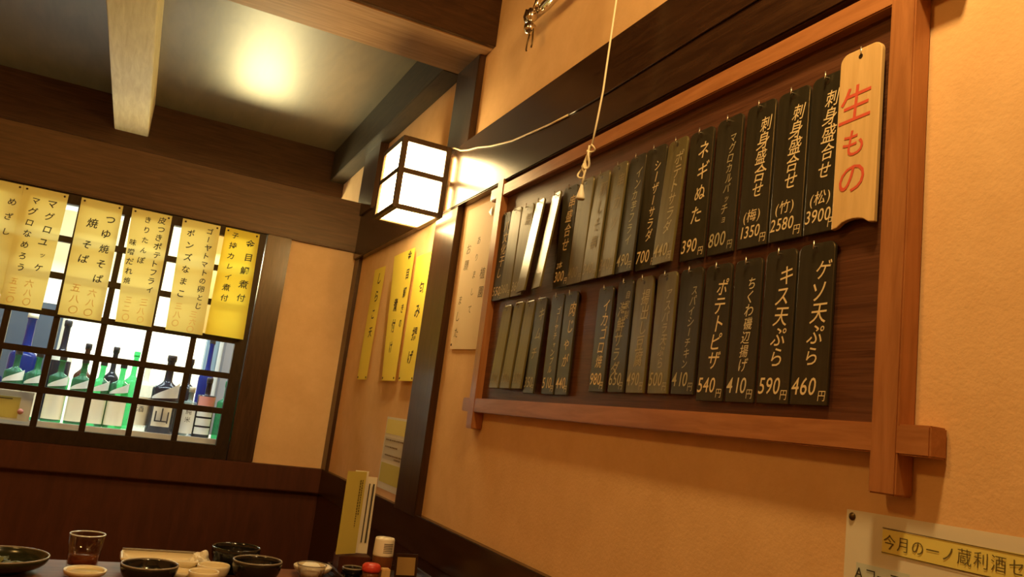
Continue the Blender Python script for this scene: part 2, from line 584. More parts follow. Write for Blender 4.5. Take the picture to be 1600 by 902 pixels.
structure(B().box(-0.99, 0.38, 3.644, 3.647, E0 - 0.24, E0 + 0.66).build('window_panes', M['window_glass'], win))

# ------------------------------------------------------------------ the menu board
R = random.Random(4)
board = thing('menu_board', 'wide brown wooden frame on the right wall holding two rows of black menu slats', 'menu board', (XW, 1.32, E0 + 0.33))
B().box(0.838, 0.8495, 0.68, 1.955, E0 + 0.05, E0 + 0.63).build('backboard', M['backboard'], board)
B().box(0.82, 0.8495, 0.618, 2.027, E0 + 0.024, E0 + 0.060, 0.002).build('rail', M['frame'], board)
B().box(0.82, 0.8495, 0.606, 2.027, E0 + 0.616, E0 + 0.650, 0.002).build('rail', M['frame'], board)
B().box(0.8185, 0.8492, 0.660, 0.698, E0 - 0.024, E0 + 0.700, 0.002).build('post', M['frame_z'], board)
B().box(0.8185, 0.8492, 1.942, 1.981, E0 - 0.020, E0 + 0.668, 0.002).build('post', M['frame_z'], board)


def slat_outline(w, h, top_r=0.012, notch=False):
    p = []
    for k in range(7):
        a = math.pi - k * math.pi / 12
        p.append((-w / 2 + top_r + top_r * math.cos(a), -top_r + top_r * math.sin(a)))
    for k in range(7):
        a = math.pi / 2 - k * math.pi / 12
        p.append((w / 2 - top_r + top_r * math.cos(a), -top_r + top_r * math.sin(a)))
    if notch:
        for k in range(9):
            t = k / 8
            edge = w / 2 - t * w
            d = 0.010 * max(0, math.sin(math.pi * min(1, max(0, (t - 0.12) / 0.76)))) ** 0.5
            p.append((edge, -h + d))
    else:
        p += [(w / 2, -h), (-w / 2, -h)]
    return p


def screw_hook(y, z):
    pts = [(0.838, y, z + 0.006), (0.825, y, z + 0.006)]
    pts += [(0.825 - 0.004 * math.sin(a), y, z + 0.002 + 0.004 * math.cos(a)) for a in (0.5, 1.0, 1.57)]
    pts += [(0.821, y, z + 0.014)]
    B().tube(pts, 0.0011, 6).build('hook', M['hook'], board)


def make_slat(name, label, y0, y1, ztop, zbot, m, group, yaw=0.0, pitch=0.0, wood_tag=False):
    w, h = y1 - y0, ztop - zbot
    yc = (y0 + y1) / 2
    o = bpy.data.objects.new(name, None)
    COL.objects.link(o)
    mtx = Matrix.Translation(Vector((0.8275, yc, E0 + ztop))) @ Matrix.Rotation(yaw, 4, 'Z') @ Matrix.Rotation(pitch, 4, 'Y')
    o.matrix_basis = mtx
    tag(o, label, 'menu slat', group)
    b = B()
    b.prism(slat_outline(w, h, 0.014 if wood_tag else 0.011, wood_tag), (Vector((0, 0, 0)), -Y, Zv, X), 0.007 if wood_tag else 0.005)
    bo = b.build('plate', m, o, True)
    md = bo.modifiers.new('bevel', 'BEVEL')
    md.width = 0.0012
    md.segments = 2
    md.limit_method = 'ANGLE'
    # the hole it hangs by
    hb = B()
    ring = [(-0.0004, 0.0035 * math.cos(a * math.pi / 6), -0.012 + 0.0035 * math.sin(a * math.pi / 6)) for a in range(12)]
    hb.bm.faces.new([hb.bm.verts.new(p) for p in ring])
    hb.build('hole', M['pin'], bo, True)
    screw_hook(yc, E0 + ztop - 0.012)
    return bo, (Vector((-0.0006, 0, 0)), -Y, Zv)


G_UP, G_LO = 'black menu slats in the upper row', 'black menu slats in the lower row'
# text, extra (bracket), price, ink, y0, y1, yaw deg, pitch deg, worn with olive sheen, label, (second column)
UP = [
    ('刺身盛合せ', '(松)', '3900円', 'chalk', 0.778, 0.838, 0, 0, 0, 'black upper row slat priced 3900 yen, partly behind the pale wooden tag'),
    ('刺身盛合せ', '(竹)', '2580円', 'chalk', 0.842, 0.907, 0, 0, 0, 'black upper row slat priced 2580 yen'),
    ('刺身盛合せ', '(梅)', '1350円', 'chalk', 0.912, 0.977, 0, 0, 0, 'black upper row slat priced 1350 yen'),
    ('マグロカルパッチョ', '', '800円', 'chalk_mid', 0.986, 1.052, 1.5, 0, 0, 'black upper row slat with a long katakana name priced 800 yen'),
    ('ネギぬた', '', '390円', 'chalk', 1.060, 1.126, 0.5, 0, 0, 'black upper row slat with four wide spaced characters priced 390 yen'),
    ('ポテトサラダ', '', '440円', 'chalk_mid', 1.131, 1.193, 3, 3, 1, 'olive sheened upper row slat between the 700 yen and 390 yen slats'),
    ('シーザーサラダ', '', '700円', 'chalk', 1.197, 1.265, 0.5, 0, 0, 'black upper row slat with clear katakana priced 700 yen'),
    ('インカ芋フライ', '', '490円', 'chalk_mid', 1.262, 1.322, 2, 2, 0, 'dark upper row slat with katakana directly left of the 700 yen slat'),
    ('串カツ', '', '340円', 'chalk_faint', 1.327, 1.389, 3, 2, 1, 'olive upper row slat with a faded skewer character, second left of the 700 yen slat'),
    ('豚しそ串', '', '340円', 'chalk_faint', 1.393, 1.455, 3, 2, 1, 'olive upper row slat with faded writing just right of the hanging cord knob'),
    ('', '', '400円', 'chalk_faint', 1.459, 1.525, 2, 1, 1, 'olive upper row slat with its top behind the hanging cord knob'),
    ('串盛合せ', '2本', '300円', 'chalk', 1.530, 1.594, -1, 0, 0, 'black upper row slat with bold skewer writing left of the cord knob'),
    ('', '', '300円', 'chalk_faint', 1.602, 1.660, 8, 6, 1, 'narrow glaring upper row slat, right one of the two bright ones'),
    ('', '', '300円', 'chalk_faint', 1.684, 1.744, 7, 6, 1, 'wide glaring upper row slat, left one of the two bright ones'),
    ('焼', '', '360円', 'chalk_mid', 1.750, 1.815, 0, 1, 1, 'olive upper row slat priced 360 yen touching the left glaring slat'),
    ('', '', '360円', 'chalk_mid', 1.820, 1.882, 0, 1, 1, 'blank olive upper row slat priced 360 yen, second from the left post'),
    ('八文化干し', '', '550円', 'chalk', 1.886, 1.938, -3, 0, 0, 'dark upper row slat against the left post of the frame'),
]
LO = [
    ('ゲソ天ぷら', '', '460円', 'chalk', 0.777, 0.842, 0, 0, 0, 'black lower row slat priced 460 yen at the right end'),
    ('キス天ぷら', '', '590円', 'chalk', 0.846, 0.908, 0, 0, 0, 'black lower row slat priced 590 yen'),
    ('ちくわ磯辺揚げ', '', '410円', 'chalk_mid2', 0.915, 0.977, 0.5, 0, 0, 'black lower row slat with finer writing between the 590 and 540 yen slats'),
    ('ポテトピザ', '', '540円', 'chalk', 0.984, 1.048, 0, 0, 0, 'black lower row slat priced 540 yen'),
    ('スパイシーチキン', '', '410円', 'chalk_mid', 1.055, 1.118, 2, 0, 0, 'dark lower row slat with half faded katakana directly left of the 540 yen slat'),
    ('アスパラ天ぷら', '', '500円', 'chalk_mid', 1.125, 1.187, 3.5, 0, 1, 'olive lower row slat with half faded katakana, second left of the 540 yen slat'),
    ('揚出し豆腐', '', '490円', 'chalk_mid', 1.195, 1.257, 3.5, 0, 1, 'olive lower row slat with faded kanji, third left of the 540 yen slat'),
    ('海鮮サラダ', '', '650円', 'chalk_mid', 1.262, 1.317, 1.5, 0, 0, 'dark lower row slat with two columns of writing', '自家製'),
    ('イカゴロ焼', '', '980円', 'chalk', 1.331, 1.388, 1.5, 0, 0, 'dark lower row slat just right of the empty gap'),
    ('肉じゃが', '', '440円', 'chalk', 1.472, 1.529, 2, 0, 0, 'dark lower row slat just left of the empty gap'),
    ('ゴーヤチャンプル', '', '510円', 'chalk', 1.533, 1.592, 1, 0, 0, 'dark lower row slat with long katakana, second left of the empty gap'),
    ('キムチ', '', '350円', 'chalk_mid', 1.612, 1.669, 2, 2, 0, 'dark lower row slat with thin faded writing, third left of the empty gap'),
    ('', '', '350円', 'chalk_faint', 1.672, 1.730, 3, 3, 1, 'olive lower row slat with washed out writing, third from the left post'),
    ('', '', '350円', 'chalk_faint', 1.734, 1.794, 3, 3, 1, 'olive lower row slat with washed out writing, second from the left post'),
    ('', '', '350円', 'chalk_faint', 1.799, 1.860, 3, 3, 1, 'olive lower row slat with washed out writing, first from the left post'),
]
M['chalk_mid2'] = mat('thin_paint_marker', (0.62, 0.52, 0.31), 0.8)
for rows, ztop, zbots, grp in ((UP, 0.562, (0.320, 0.326), G_UP), (LO, 0.304, (0.078, 0.087), G_LO)):
    for i, e in enumerate(rows):
        text, extra, price, inkn, y0, y1, yaw, pitch, worn, label = e[:10]
        second = e[10] if len(e) > 10 else None
        zb = zbots[0]
        if grp == G_LO and (4 <= i <= 8 or i >= 12):
            zb = zbots[1]
        zt = ztop + R.uniform(-0.004, 0.003)
        o, fr = make_slat('menu_plaque', label, y0, y1, zt, zb, M['slat_worn_sheen'] if worn else M['slat'], grp, math.radians(-yaw), math.radians(pitch))
        w, h = y1 - y0, zt - zb
        rg = random.Random(100 + i + len(rows))
        bb = B()
        n = len(text)
        lean = 0.18
        if n:
            body = h * (0.56 if extra else 0.66)
            pitch_c = body / n
            size = min(0.034, pitch_c * 1.06, w * 0.60)
            u0 = w * (0.13 if not second else -0.12)
            column(bb.bm, text, fr, u0 + 0.004, -0.040 - (0.018 if second else 0), min(pitch_c, 0.046), size, rg, 0.08, lean, 0.004, 0.92, -0.010 / n)
            if second:
                column(bb.bm, second, fr, w * 0.24, -0.030, 0.020, 0.018, rg, 0.05, lean)
        if extra:
            row(bb.bm, extra, fr, -w * 0.36, -h + 0.052, 0.022 if len(extra) == 3 else 0.018, rg, 0.42, 0, 0.06, lean)
        if price:
            sz = 0.034 if len(price) == 4 else 0.0275
            cu = -w * 0.48
            for ch in price[:-1]:
                put(bb.bm, ch, fr, cu + sz * 0.24, -h + 0.027, sz, 0.03, 0.16, 0.004, 0.82)
                cu += sz * 0.44
            put(bb.bm, '円', fr, w * 0.5 - 0.0085, -h + 0.0135, 0.016, 0, 0.12, 0, 0.9)
        lo = bb.build('lettering', M[inkn], o, True)

o, fr = make_slat('wooden_tag', 'pale wooden tag with red brush writing hanging at the right end of the upper row', 0.711, 0.781, 0.574, 0.318, M['tag'], 'wooden tag', 0, 0, True)
tg = o.parent
tg['category'] = 'menu tag'
del tg['group']
tg.matrix_basis = Matrix.Translation(Vector((-0.006, 0, 0))) @ tg.matrix_basis
bb = B()
rg = random.Random(7)
for ch, cv, sz in (('生', -0.080, 0.058), ('も', -0.137, 0.044), ('の', -0.187, 0.050)):
    put(bb.bm, ch, fr, -0.004, cv, sz, 0.05, 0.12, 0.004)
bb.build('lettering', M['red_ink'], o, True)

# ------------------------------------------------------------------ lantern
LX0, LX1, LY0, LY1, LZ0, LZ1 = 0.640, 0.808, 2.385, 2.615, E0 + 0.632, E0 + 0.872
lan = thing('wall_lantern', 'square lit paper lantern with dark wooden frame mounted on the right wall beam', 'lantern', ((LX0 + LX1) / 2, (LY0 + LY1) / 2, LZ0))
t = 0.018
fb = B()
for x in (LX0, LX1 - t):
    for y in (LY0, LY1 - t):
        fb.box(x, x + t, y, y + t, LZ0, LZ1, 0.0015)
zm = LZ0 + 0.126
for z, tt in ((LZ0, 0.014), (zm - 0.009, t), (LZ1 - t, t)):
    fb.box(LX0 + t, LX1 - t, LY0, LY0 + t, z, z + tt)
    fb.box(LX0 + t, LX1 - t, LY1 - t, LY1, z, z + tt)
    fb.box(LX0, LX0 + t, LY0 + t, LY1 - t, z, z + tt)
    fb.box(LX1 - t, LX1, LY0 + t, LY1 - t, z, z + tt)
fb.build('frame', M['lantern'], lan)
for z0, z1 in ((LZ0 + 0.014, zm - 0.009), (zm + 0.009, LZ1 - t)):
    B().box(LX0 + t, LX1 - t, LY0 + 0.008, LY0 + 0.011, z0, z1).build('paper_panel', M['shade'], lan)
    B().box(LX0 + t, LX1 - t, LY1 - 0.011, LY1 - 0.008, z0, z1).build('paper_panel', M['shade'], lan)
    B().box(LX0 + 0.008, LX0 + 0.011, LY0 + t, LY1 - t, z0, z1).build('paper_panel', M['shade'], lan)
    B().box(LX1 - 0.011, LX1 - 0.008, LY0 + t, LY1 - t, z0, z1).build('paper_panel', M['shade'], lan)
B().box(LX0 + t, LX1 - t, LY0 + t, LY1 - t, LZ0 + 0.005, LZ0 + 0.008).build('bottom_panel', M['shade'], lan)
B().box(LX0 + t, LX1 - t, LY0 + t, LY1 - t, LZ1 - 0.010, LZ1 - 0.006).build('top_board', M['lantern'], lan)
B().box(LX1, 0.8195, LY0 + 0.03, LY1 - 0.03, LZ0 + 0.03, LZ1 - 0.02, 0.002).build('mounting_plate', M['cable'], lan)

# the lantern's cable along the beam
cpts = [(0.806, 2.41, 0.876), (0.812, 2.370, 0.868), (0.817, 2.33, 0.851), (0.817, 2.262, 0.834), (0.817, 2.18, 0.820), (0.817, 2.074, 0.795), (0.817, 1.98, 0.778), (0.817, 1.915, 0.767), (0.817, 1.795, 0.756), (0.817, 1.687, 0.747), (0.817, 1.60, 0.743)]
dpts = [(0.818, 1.61, 0.7435), (0.818, 1.55, 0.742), (0.818, 1.433, 0.741), (0.818, 1.1, 0.748), (0.818, 0.5, 0.75), (0.818, -0.6, 0.75)]
cbo = tag(B().tube([(x, y, E0 + z) for x, y, z in cpts], 0.0026, 8).build('power_cable', M['cable']), 'thin cream cable running from the lantern along the dark beam', 'cable')
B().tube([(x, y, E0 + z) for x, y, z in dpts], 0.0020, 8).build('dark_cable_run', M['dark'], cbo)

# ------------------------------------------------------------------ pull cord with knots
pc = thing('pull_cord', 'cream pull cord with knots and a teardrop knob hanging before the menu board', 'pull cord', (0.76, 1.335, 2.70))
cy = [(1.318, 1.53), (1.333, 0.898), (1.341, 0.771), (1.345, 0.70), (1.355, 0.640), (1.366, 0.585)]
B().tube([(0.76, y, E0 + z) for y, z in cy], 0.0021, 8).build('cord', M['cord'], pc)
kb = B()
def loop(yc, zc, ry, rz, rot=0.0, n=18):
    return [(0.757 + 0.004 * math.sin(2 * a), yc + ry * math.cos(a) * math.cos(rot) - rz * math.sin(a) * math.sin(rot), E0 + zc + ry * math.cos(a) * math.sin(rot) + rz * math.sin(a) * math.cos(rot)) for a in [2 * math.pi * k / n for k in range(n)]]
kb.tube(loop(1.362, 0.577, 0.011, 0.007), 0.0018, 8, True)
kb.tube(loop(1.372, 0.555, 0.006, 0.018, 0.25), 0.0026, 8, True)
kb.tube(loop(1.391, 0.534, 0.009, 0.013, 0.2), 0.0020, 8, True)
kb.tube([(0.756, 1.366, E0 + 0.585), (0.758, 1.372, E0 + 0.570), (0.755, 1.378, E0 + 0.552), (0.758, 1.376, E0 + 0.538), (0.757, 1.380, E0 + 0.522), (0.757, 1.382, E0 + 0.505)], lambda s: 0.0035 if s < 0.6 else 0.0022, 8)
kb.build('knot', M['cord'], pc)
B().lathe([(0.0, 0.034), (0.0025, 0.033), (0.004, 0.026), (0.0075, 0.012), (0.0092, 0.004), (0.0085, 0.0008), (0.0, 0.0)], (0.757, 1.3835, E0 + 0.472), 20).build('knob', M['cap_white'], pc)

# ------------------------------------------------------------------ chrome clamp at the top of the picture
cl = thing('clamp_hook', 'small chrome clamp with two prongs hanging from a bar high on the right wall', 'clamp', (0.80, 1.84, E0 + 1.08))
B().tube([(0.82, 1.90, E0 + 1.130), (0.812, 1.80, E0 + 1.118), (0.806, 1.70, E0 + 1.118), (0.80, 1.50, E0 + 1.13)], 0.014, 12).build('bar', M['metal'], cl)
b_ = B()
b_.lathe([(0.0, 0.034), (0.010, 0.034), (0.0155, 0.024), (0.0155, 0.006), (0.009, 0.0), (0.009, -0.008), (0.016, -0.014), (0.016, -0.026), (0.009, -0.038), (0.0, -0.038)], (0.795, 1.848, E0 + 1.088), 18)
b_.tube([(0.80, 1.848, E0 + 1.11), (0.802, 1.836, E0 + 1.135), (0.806, 1.830, E0 + 1.175)], 0.008, 10)
b_.tube([(0.80, 1.850, E0 + 1.10), (0.800, 1.884, E0 + 1.104), (0.801, 1.896, E0 + 1.122), (0.802, 1.888, E0 + 1.140)], 0.009, 10)
b_.build('joint', M['metal'], cl)
B().tube([(0.80, 1.852, E0 + 1.066), (0.798, 1.858, E0 + 1.03), (0.798, 1.861, E0 + 1.010), (0.797, 1.856, E0 + 1.004)], 0.0024, 8).build('prong', M['brass_pin'], cl)
B().tube([(0.80, 1.836, E0 + 1.066), (0.799, 1.830, E0 + 1.035), (0.799, 1.828, E0 + 1.012), (0.799, 1.832, E0 + 1.004)], 0.0024, 8).build('prong', M['brass_pin'], cl)

# ------------------------------------------------------------------ paper slips
def slip(name, label, cat, group, quad, normal, m, curl=0.004, pins=()):
    """quad: TL TR BL BR world points; hangs away from its backing by a little curl"""
    tl, tr, bl, br = [Vector(p) for p in quad]
    root = thing(name, label, cat, tuple((tl + tr) / 2), group)
    n = Vector(normal)
    def f(a, b):
        p = (tl * (1 - a) + tr * a) * (1 - b) + (bl * (1 - a) + br * a) * b
        return p + n * (curl * math.sin(b * math.pi * 0.55) ** 2 + curl * 0.4 * math.sin(a * math.pi * 1.3 + 0.4))
    sheet = B().sheet(f, 6, 14).build('sheet', m, root)
    for a, b in pins:
        p = f(a, b) + n * 0.0012
        k = B()
        k.lathe([(0.0, 0.0018), (0.0032, 0.0012), (0.0042, 0.0), (0.0, -0.0004)], (0, 0, 0), 12)
        bmesh.ops.transform(k.bm, matrix=Matrix.Translation(p) @ n.to_track_quat('Z', 'Y').to_matrix().to_4x4(), verts=list(k.bm.verts))
        k.build('pin', M['pin'], sheet)
    return sheet, f


def write_on(root, f, n, w, h, items, name='lettering', m='ink', seed=1):
    """items: (text, u in 0..1, v in 0..1 of the first character, size m, pitch m); follows the sheet"""
    rg = random.Random(seed)
    b = B()
    n = Vector(n)
    for text, u, v, size, pitch in items:
        t2 = bmesh.new()
        column(t2, text, (Vector((0, 0, 0)), X, Zv), u * w, -v * h, pitch, size, rg, 0.10, 0.10, 0.014 if m == 'ink' else 0.004)
        for q in t2.verts:
            q.co = f(min(1, max(0, q.co.x / w)), min(1, max(0, -q.co.z / h))) + n * 0.0009
        b.merge(t2)
    return b.build(name, M[m], root)


GW = 'yellow menu slips over the window'
bk = (0, -1, 0)
WS = [
    ('pale yellow slip cut by the left edge of the photo', -0.66, -0.516, -0.655, -0.502, 0.248, 'yellow', [('めざし', 0.80, 0.17, 0.030, 0.06)], []),
    ('yellow window slip with two tuna names, second from the left', -0.515, -0.358, -0.503, -0.361, 0.212, 'yellow', [('マグロユッケ', 0.70, 0.11, 0.034, 0.052), ('マグロなめろう', 0.30, 0.11, 0.032, 0.045)], [('六八〇', 0.60, 0.80, 0.032, 0.036), ('五三〇', 0.24, 0.80, 0.032, 0.036)]),
    ('yellow window slip with large noodle names, third from the left', -0.311, -0.158, -0.303, -0.149, 0.205, 'yellow', [('つゆ焼そば', 0.74, 0.14, 0.037, 0.062), ('焼 そば', 0.34, 0.20, 0.038, 0.060)], [('六八〇', 0.66, 0.78, 0.034, 0.040), ('五八〇', 0.30, 0.76, 0.034, 0.044)]),
    ('yellow window slip with three columns of writing, fourth from the left', -0.123, 0.031, -0.098, 0.037, 0.212, 'yellow', [('皮つきポテトフライ', 0.78, 0.06, 0.031, 0.037), ('きりたんぽ', 0.42, 0.08, 0.028, 0.043), ('味噌だれ焼', 0.13, 0.30, 0.029, 0.040)], [('三八〇', 0.66, 0.80, 0.032, 0.036), ('三二〇', 0.26, 0.80, 0.032, 0.036)]),
    ('yellow window slip with a long and a short column, fifth from the left', 0.073, 0.226, 0.091, 0.236, 0.210, 'yellow', [('ゴーヤトマトの卵とじ', 0.75, 0.07, 0.030, 0.036), ('ポンズなまこ', 0.26, 0.12, 0.034, 0.052)], [('三六〇', 0.66, 0.83, 0.030, 0.032), ('三八〇', 0.24, 0.78, 0.030, 0.036)]),
    ('deep yellow window slip against the right window post', 0.248, 0.392, 0.245, 0.402, 0.218, 'yellow2', [('金目鯛煮付', 0.76, 0.11, 0.036, 0.060), ('子持カレイ煮付', 0.30, 0.06, 0.030, 0.046)], []),
]
for i, (label, xl, xr, bl, br, zb, m, cols, reds) in enumerate(WS):
    zt = E0 + 0.686
    yy = 3.588 if i != 4 else 3.585
    root, f = slip('menu_slip', label, 'paper slip', GW, ((xl, yy, zt), (xr, yy, zt), (bl, yy - 0.004, E0 + zb), (br, yy - 0.004, E0 + zb)), bk, M[m], 0.006, ((0.08, 0.025), (0.92, 0.025)))
    w, h = xr - xl, zt - E0 - zb
    write_on(root, f, bk, w, h, cols, 'lettering', 'ink', i)
    if reds:
        write_on(root, f, bk, w, h, reds, 'price', 'orange_ink', i + 20)
# tan sheets stuck behind the grille
for label, x0, x1, x0b, x1b in (('tan paper strip behind the window grille between the two leftmost slips', -0.525, -0.480, -0.515, -0.44),
                                ('orange paper strip behind the window grille left of the right post slip', 0.215, 0.262, 0.225, 0.262)):
    root, f = slip('window_sheet', label, 'paper strip', None, ((x0, 3.643, E0 + 0.655), (x1, 3.643, E0 + 0.655), (x0b, 3.643, E0 + 0.222), (x1b, 3.643, E0 + 0.222)), bk, M['tan_paper'], 0.0005)

wl = (-1, 0, 0)
GR = 'yellow menu slips beside the pillar'
for i, (label, yl, yr, bl, br, zt, zb, xx, m, cols) in enumerate((
        ('narrow yellow wall slip nearest the room corner', 3.27, 3.115, 3.255, 3.117, 0.575, 0.108, 0.844, 'yellow_wall', [('しらこ天', 0.62, 0.10, 0.050, 0.075)]),
        ('wide yellow wall slip in the middle with two columns', 2.975, 2.725, 2.868, 2.710, 0.592, 0.104, 0.836, 'yellow_wall', [('金目鯛', 0.80, 0.05, 0.042, 0.070), ('きの', 0.80, 0.46, 0.036, 0.055), ('煮付け', 0.42, 0.42, 0.052, 0.080)]),
        ('yellow wall slip tucked against the dark pillar', 2.690, 2.520, 2.672, 2.512, 0.55, 0.104, 0.838, 'yellow_wall', [('包み揚げ', 0.62, 0.28, 0.052, 0.080)]))):
    root, f = slip('wall_slip', label, 'paper slip', GR, ((xx, yl, E0 + zt), (xx, yr, E0 + zt), (xx - 0.002, bl, E0 + zb), (xx - 0.002, br, E0 + zb)), wl, M[m], 0.004, ((0.1, 0.98), (0.9, 0.98)))
    write_on(root, f, wl, yl - yr, zt - zb, cols, 'lettering', 'ink', 40 + i)
root, f = slip('faded_slip', 'faded tan slip between the corner slip and the wide yellow slip', 'paper slip', None, ((0.8475, 3.04, E0 + 0.50), (0.8475, 2.96, E0 + 0.50), (0.8475, 2.965, E0 + 0.100), (0.8475, 2.86, E0 + 0.100)), wl, M['tan_paper'], 0.0008, ((0.5, 0.55), (0.5, 0.97)))
root, f = slip('paper_sign', 'cream paper sign with thin black writing between the pillar and the menu board', 'sign', None, ((0.8465, 2.255, E0 + 0.640), (0.8465, 2.042, E0 + 0.640), (0.8465, 2.250, E0 + 0.204), (0.8465, 2.030, E0 + 0.196)), wl, M['cream_paper'], 0.0012, ((0.05, 0.97),))
write_on(root, f, wl, 0.215, 0.44, [('植園', 0.84, 0.50, 0.036, 0.055), ('ありまして', 0.55, 0.26, 0.026, 0.052), ('お願', 0.22, 0.30, 0.036, 0.050), ('ました', 0.16, 0.66, 0.032, 0.050)], 'lettering', 'ink_soft', 60)
B().prism([(0, 0), (0.022, 0.012), (0.022, -0.014)], (Vector((0.8445, 2.085, E0 + 0.602)), -Y, Zv, -X), 0.0006).build('dark_corner', M['pin'], root)

# laminated notice low beside the pillar
nt = thing('notice_sheet', 'laminated notice with yellow and grey blocks low beside the pillar', 'notice', (0.848, 2.64, E0 - 0.024))
B().sheet(lambda a, b: Vector((0.8475, 2.785 - a * 0.275, E0 - 0.022 - b * 0.246)), 4, 6).build('sheet', M['white_paper'], nt)
B().sheet(lambda a, b: Vector((0.8468, 2.775 - a * 0.255, E0 - 0.030 - b * 0.050)), 2, 2).build('yellow_block', M['label_yellow'], nt)
B().sheet(lambda a, b: Vector((0.8468, 2.775 - a * 0.255, E0 - 0.092 - b * 0.075)), 2, 2).build('grey_block', M['grey_paper'], nt)
B().sheet(lambda a, b: Vector((0.8468, 2.775 - a * 0.215, E0 - 0.180 - b * 0.066)), 2, 2).build('lime_block', M['lime_paper'], nt)
lb = B()
rg = random.Random(9)
for z, s0, s1 in ((-0.098, 0.02, 0.24), (-0.122, 0.02, 0.16), (-0.150, 0.03, 0.22), (-0.160, 0.14, 0.20)):
    u = s0
    while u < s1:
        w = rg.uniform(0.006, 0.016)
        lb.box(0.8458, 0.8462, 2.775 - u - w, 2.775 - u, E0 + z - 0.005, E0 + z)
        u += w + 0.005
lb.build('printed_lines', M['ink_soft'], nt)

# poster at the lower right
po = thing('sake_poster', 'cream laminated poster with a yellow heading box at the lower right corner', 'poster', (0.848, 0.62, E0 - 0.05))
def pz(y, d=0.0):
    return E0 - 0.0495 + (0.75 - y) * 0.016 - d
B().sheet(lambda a, b: Vector((0.8475, 0.752 - a * 0.297, pz(0.752 - a * 0.297, b * 0.42))), 4, 6).build('sheet', M['white_paper'], po)
hbx = B().sheet(lambda a, b: Vector((0.8468, 0.697 - a * 0.20, pz(0.697 - a * 0.20, 0.0165 + b * 0.0285))), 4, 2).build('heading_box', M['label_yellow'], po)
bbx = B().sheet(lambda a, b: Vector((0.8468, 0.733 - a * 0.075, pz(0.733 - a * 0.075, 0.062 + b * 0.040))), 2, 2).build('blue_box', M['label_blue'], po)
ob = B()
for d in (0.0165, 0.045):
    ob.box(0.8462, 0.8465, 0.50, 0.697, pz(0.6, d) - 0.0004, pz(0.6, d) + 0.0004)
ob.build('heading_rule', M['ink_olive'], hbx)
pl_ = B()
for k, ch in enumerate('今月の一ノ蔵利酒セット'):
    y = 0.697 - 0.0105 - k * 0.0190
    put(pl_.bm, ch, on_right(0.8460, y, pz(y, 0.0305)), 0, 0, 0.0185, -0.016 if ch != '一' else 0, 0, -0.004, 0.95)
pl_.build('lettering', M['ink_olive'], hbx)
pl2 = B()
for k, ch in enumerate('Aコース'):
    y = 0.728 - k * 0.017
    put(pl2.bm, ch, on_right(0.8460, y, pz(y, 0.073)), 0, 0, 0.018, math.pi / 2 if ch == 'ー' else 0, 0)
pl2.build('course_lettering', M['ink'], bbx)
k = B().lathe([(0.0, 0.003), (0.003, 0.0026), (0.0048, 0.0010), (0.005, 0.0), (0.0, 0.0)], (0, 0, 0), 18)
bmesh.ops.transform(k.bm, matrix=Matrix.Translation((0.8472, 0.7430, E0 - 0.0575)) @ Vector((-1, 0, 0)).to_track_quat('Z', 'Y').to_matrix().to_4x4(), verts=list(k.bm.verts))
k.build('pin', M['brass_pin'], po)

# ------------------------------------------------------------------ kitchen beyond the window
KS = E0 - 0.228
sh = thing('bottle_shelf', 'white shelf ledge behind the kitchen window carrying sake bottles', 'shelf', (-0.2, 3.95, KS - 0.05))
B().box(-1.3, 0.52, 3.73, 4.22, KS - 0.035, KS, 0.003).build('shelf_board', M['shelf'], sh)
B().box(-1.3, 0.52, 3.724, 3.730, KS - 0.030, KS + 0.010, 0.001).build('front_lip', M['shelf'], sh)
B().box(-1.3, 0.52, 3.80, 4.22, 0.0, KS - 0.035).build('cabinet', M['white_wall'], sh)
tag(B().box(0.40, 0.60, 4.35, 4.75, 0.0, E0 + 0.52, 0.01).build('grey_fridge', M['grey_panel']), 'tall grey cabinet at the right behind the kitchen window', 'cabinet')
tag(B().box(0.315, 0.375, 4.30, 4.42, 0.0, E0 + 0.62, 0.006).build('blue_column', M['blue_panel']), 'narrow blue grey column left of the grey cabinet in the kitchen', 'column')
tag(B().box(-0.62, -0.345, 4.40, 4.70, 0.0, E0 + 0.30, 0.01).build('steel_cabinet', M['dark_panel']), 'dark steel cabinet behind the big blue bottle', 'cabinet')


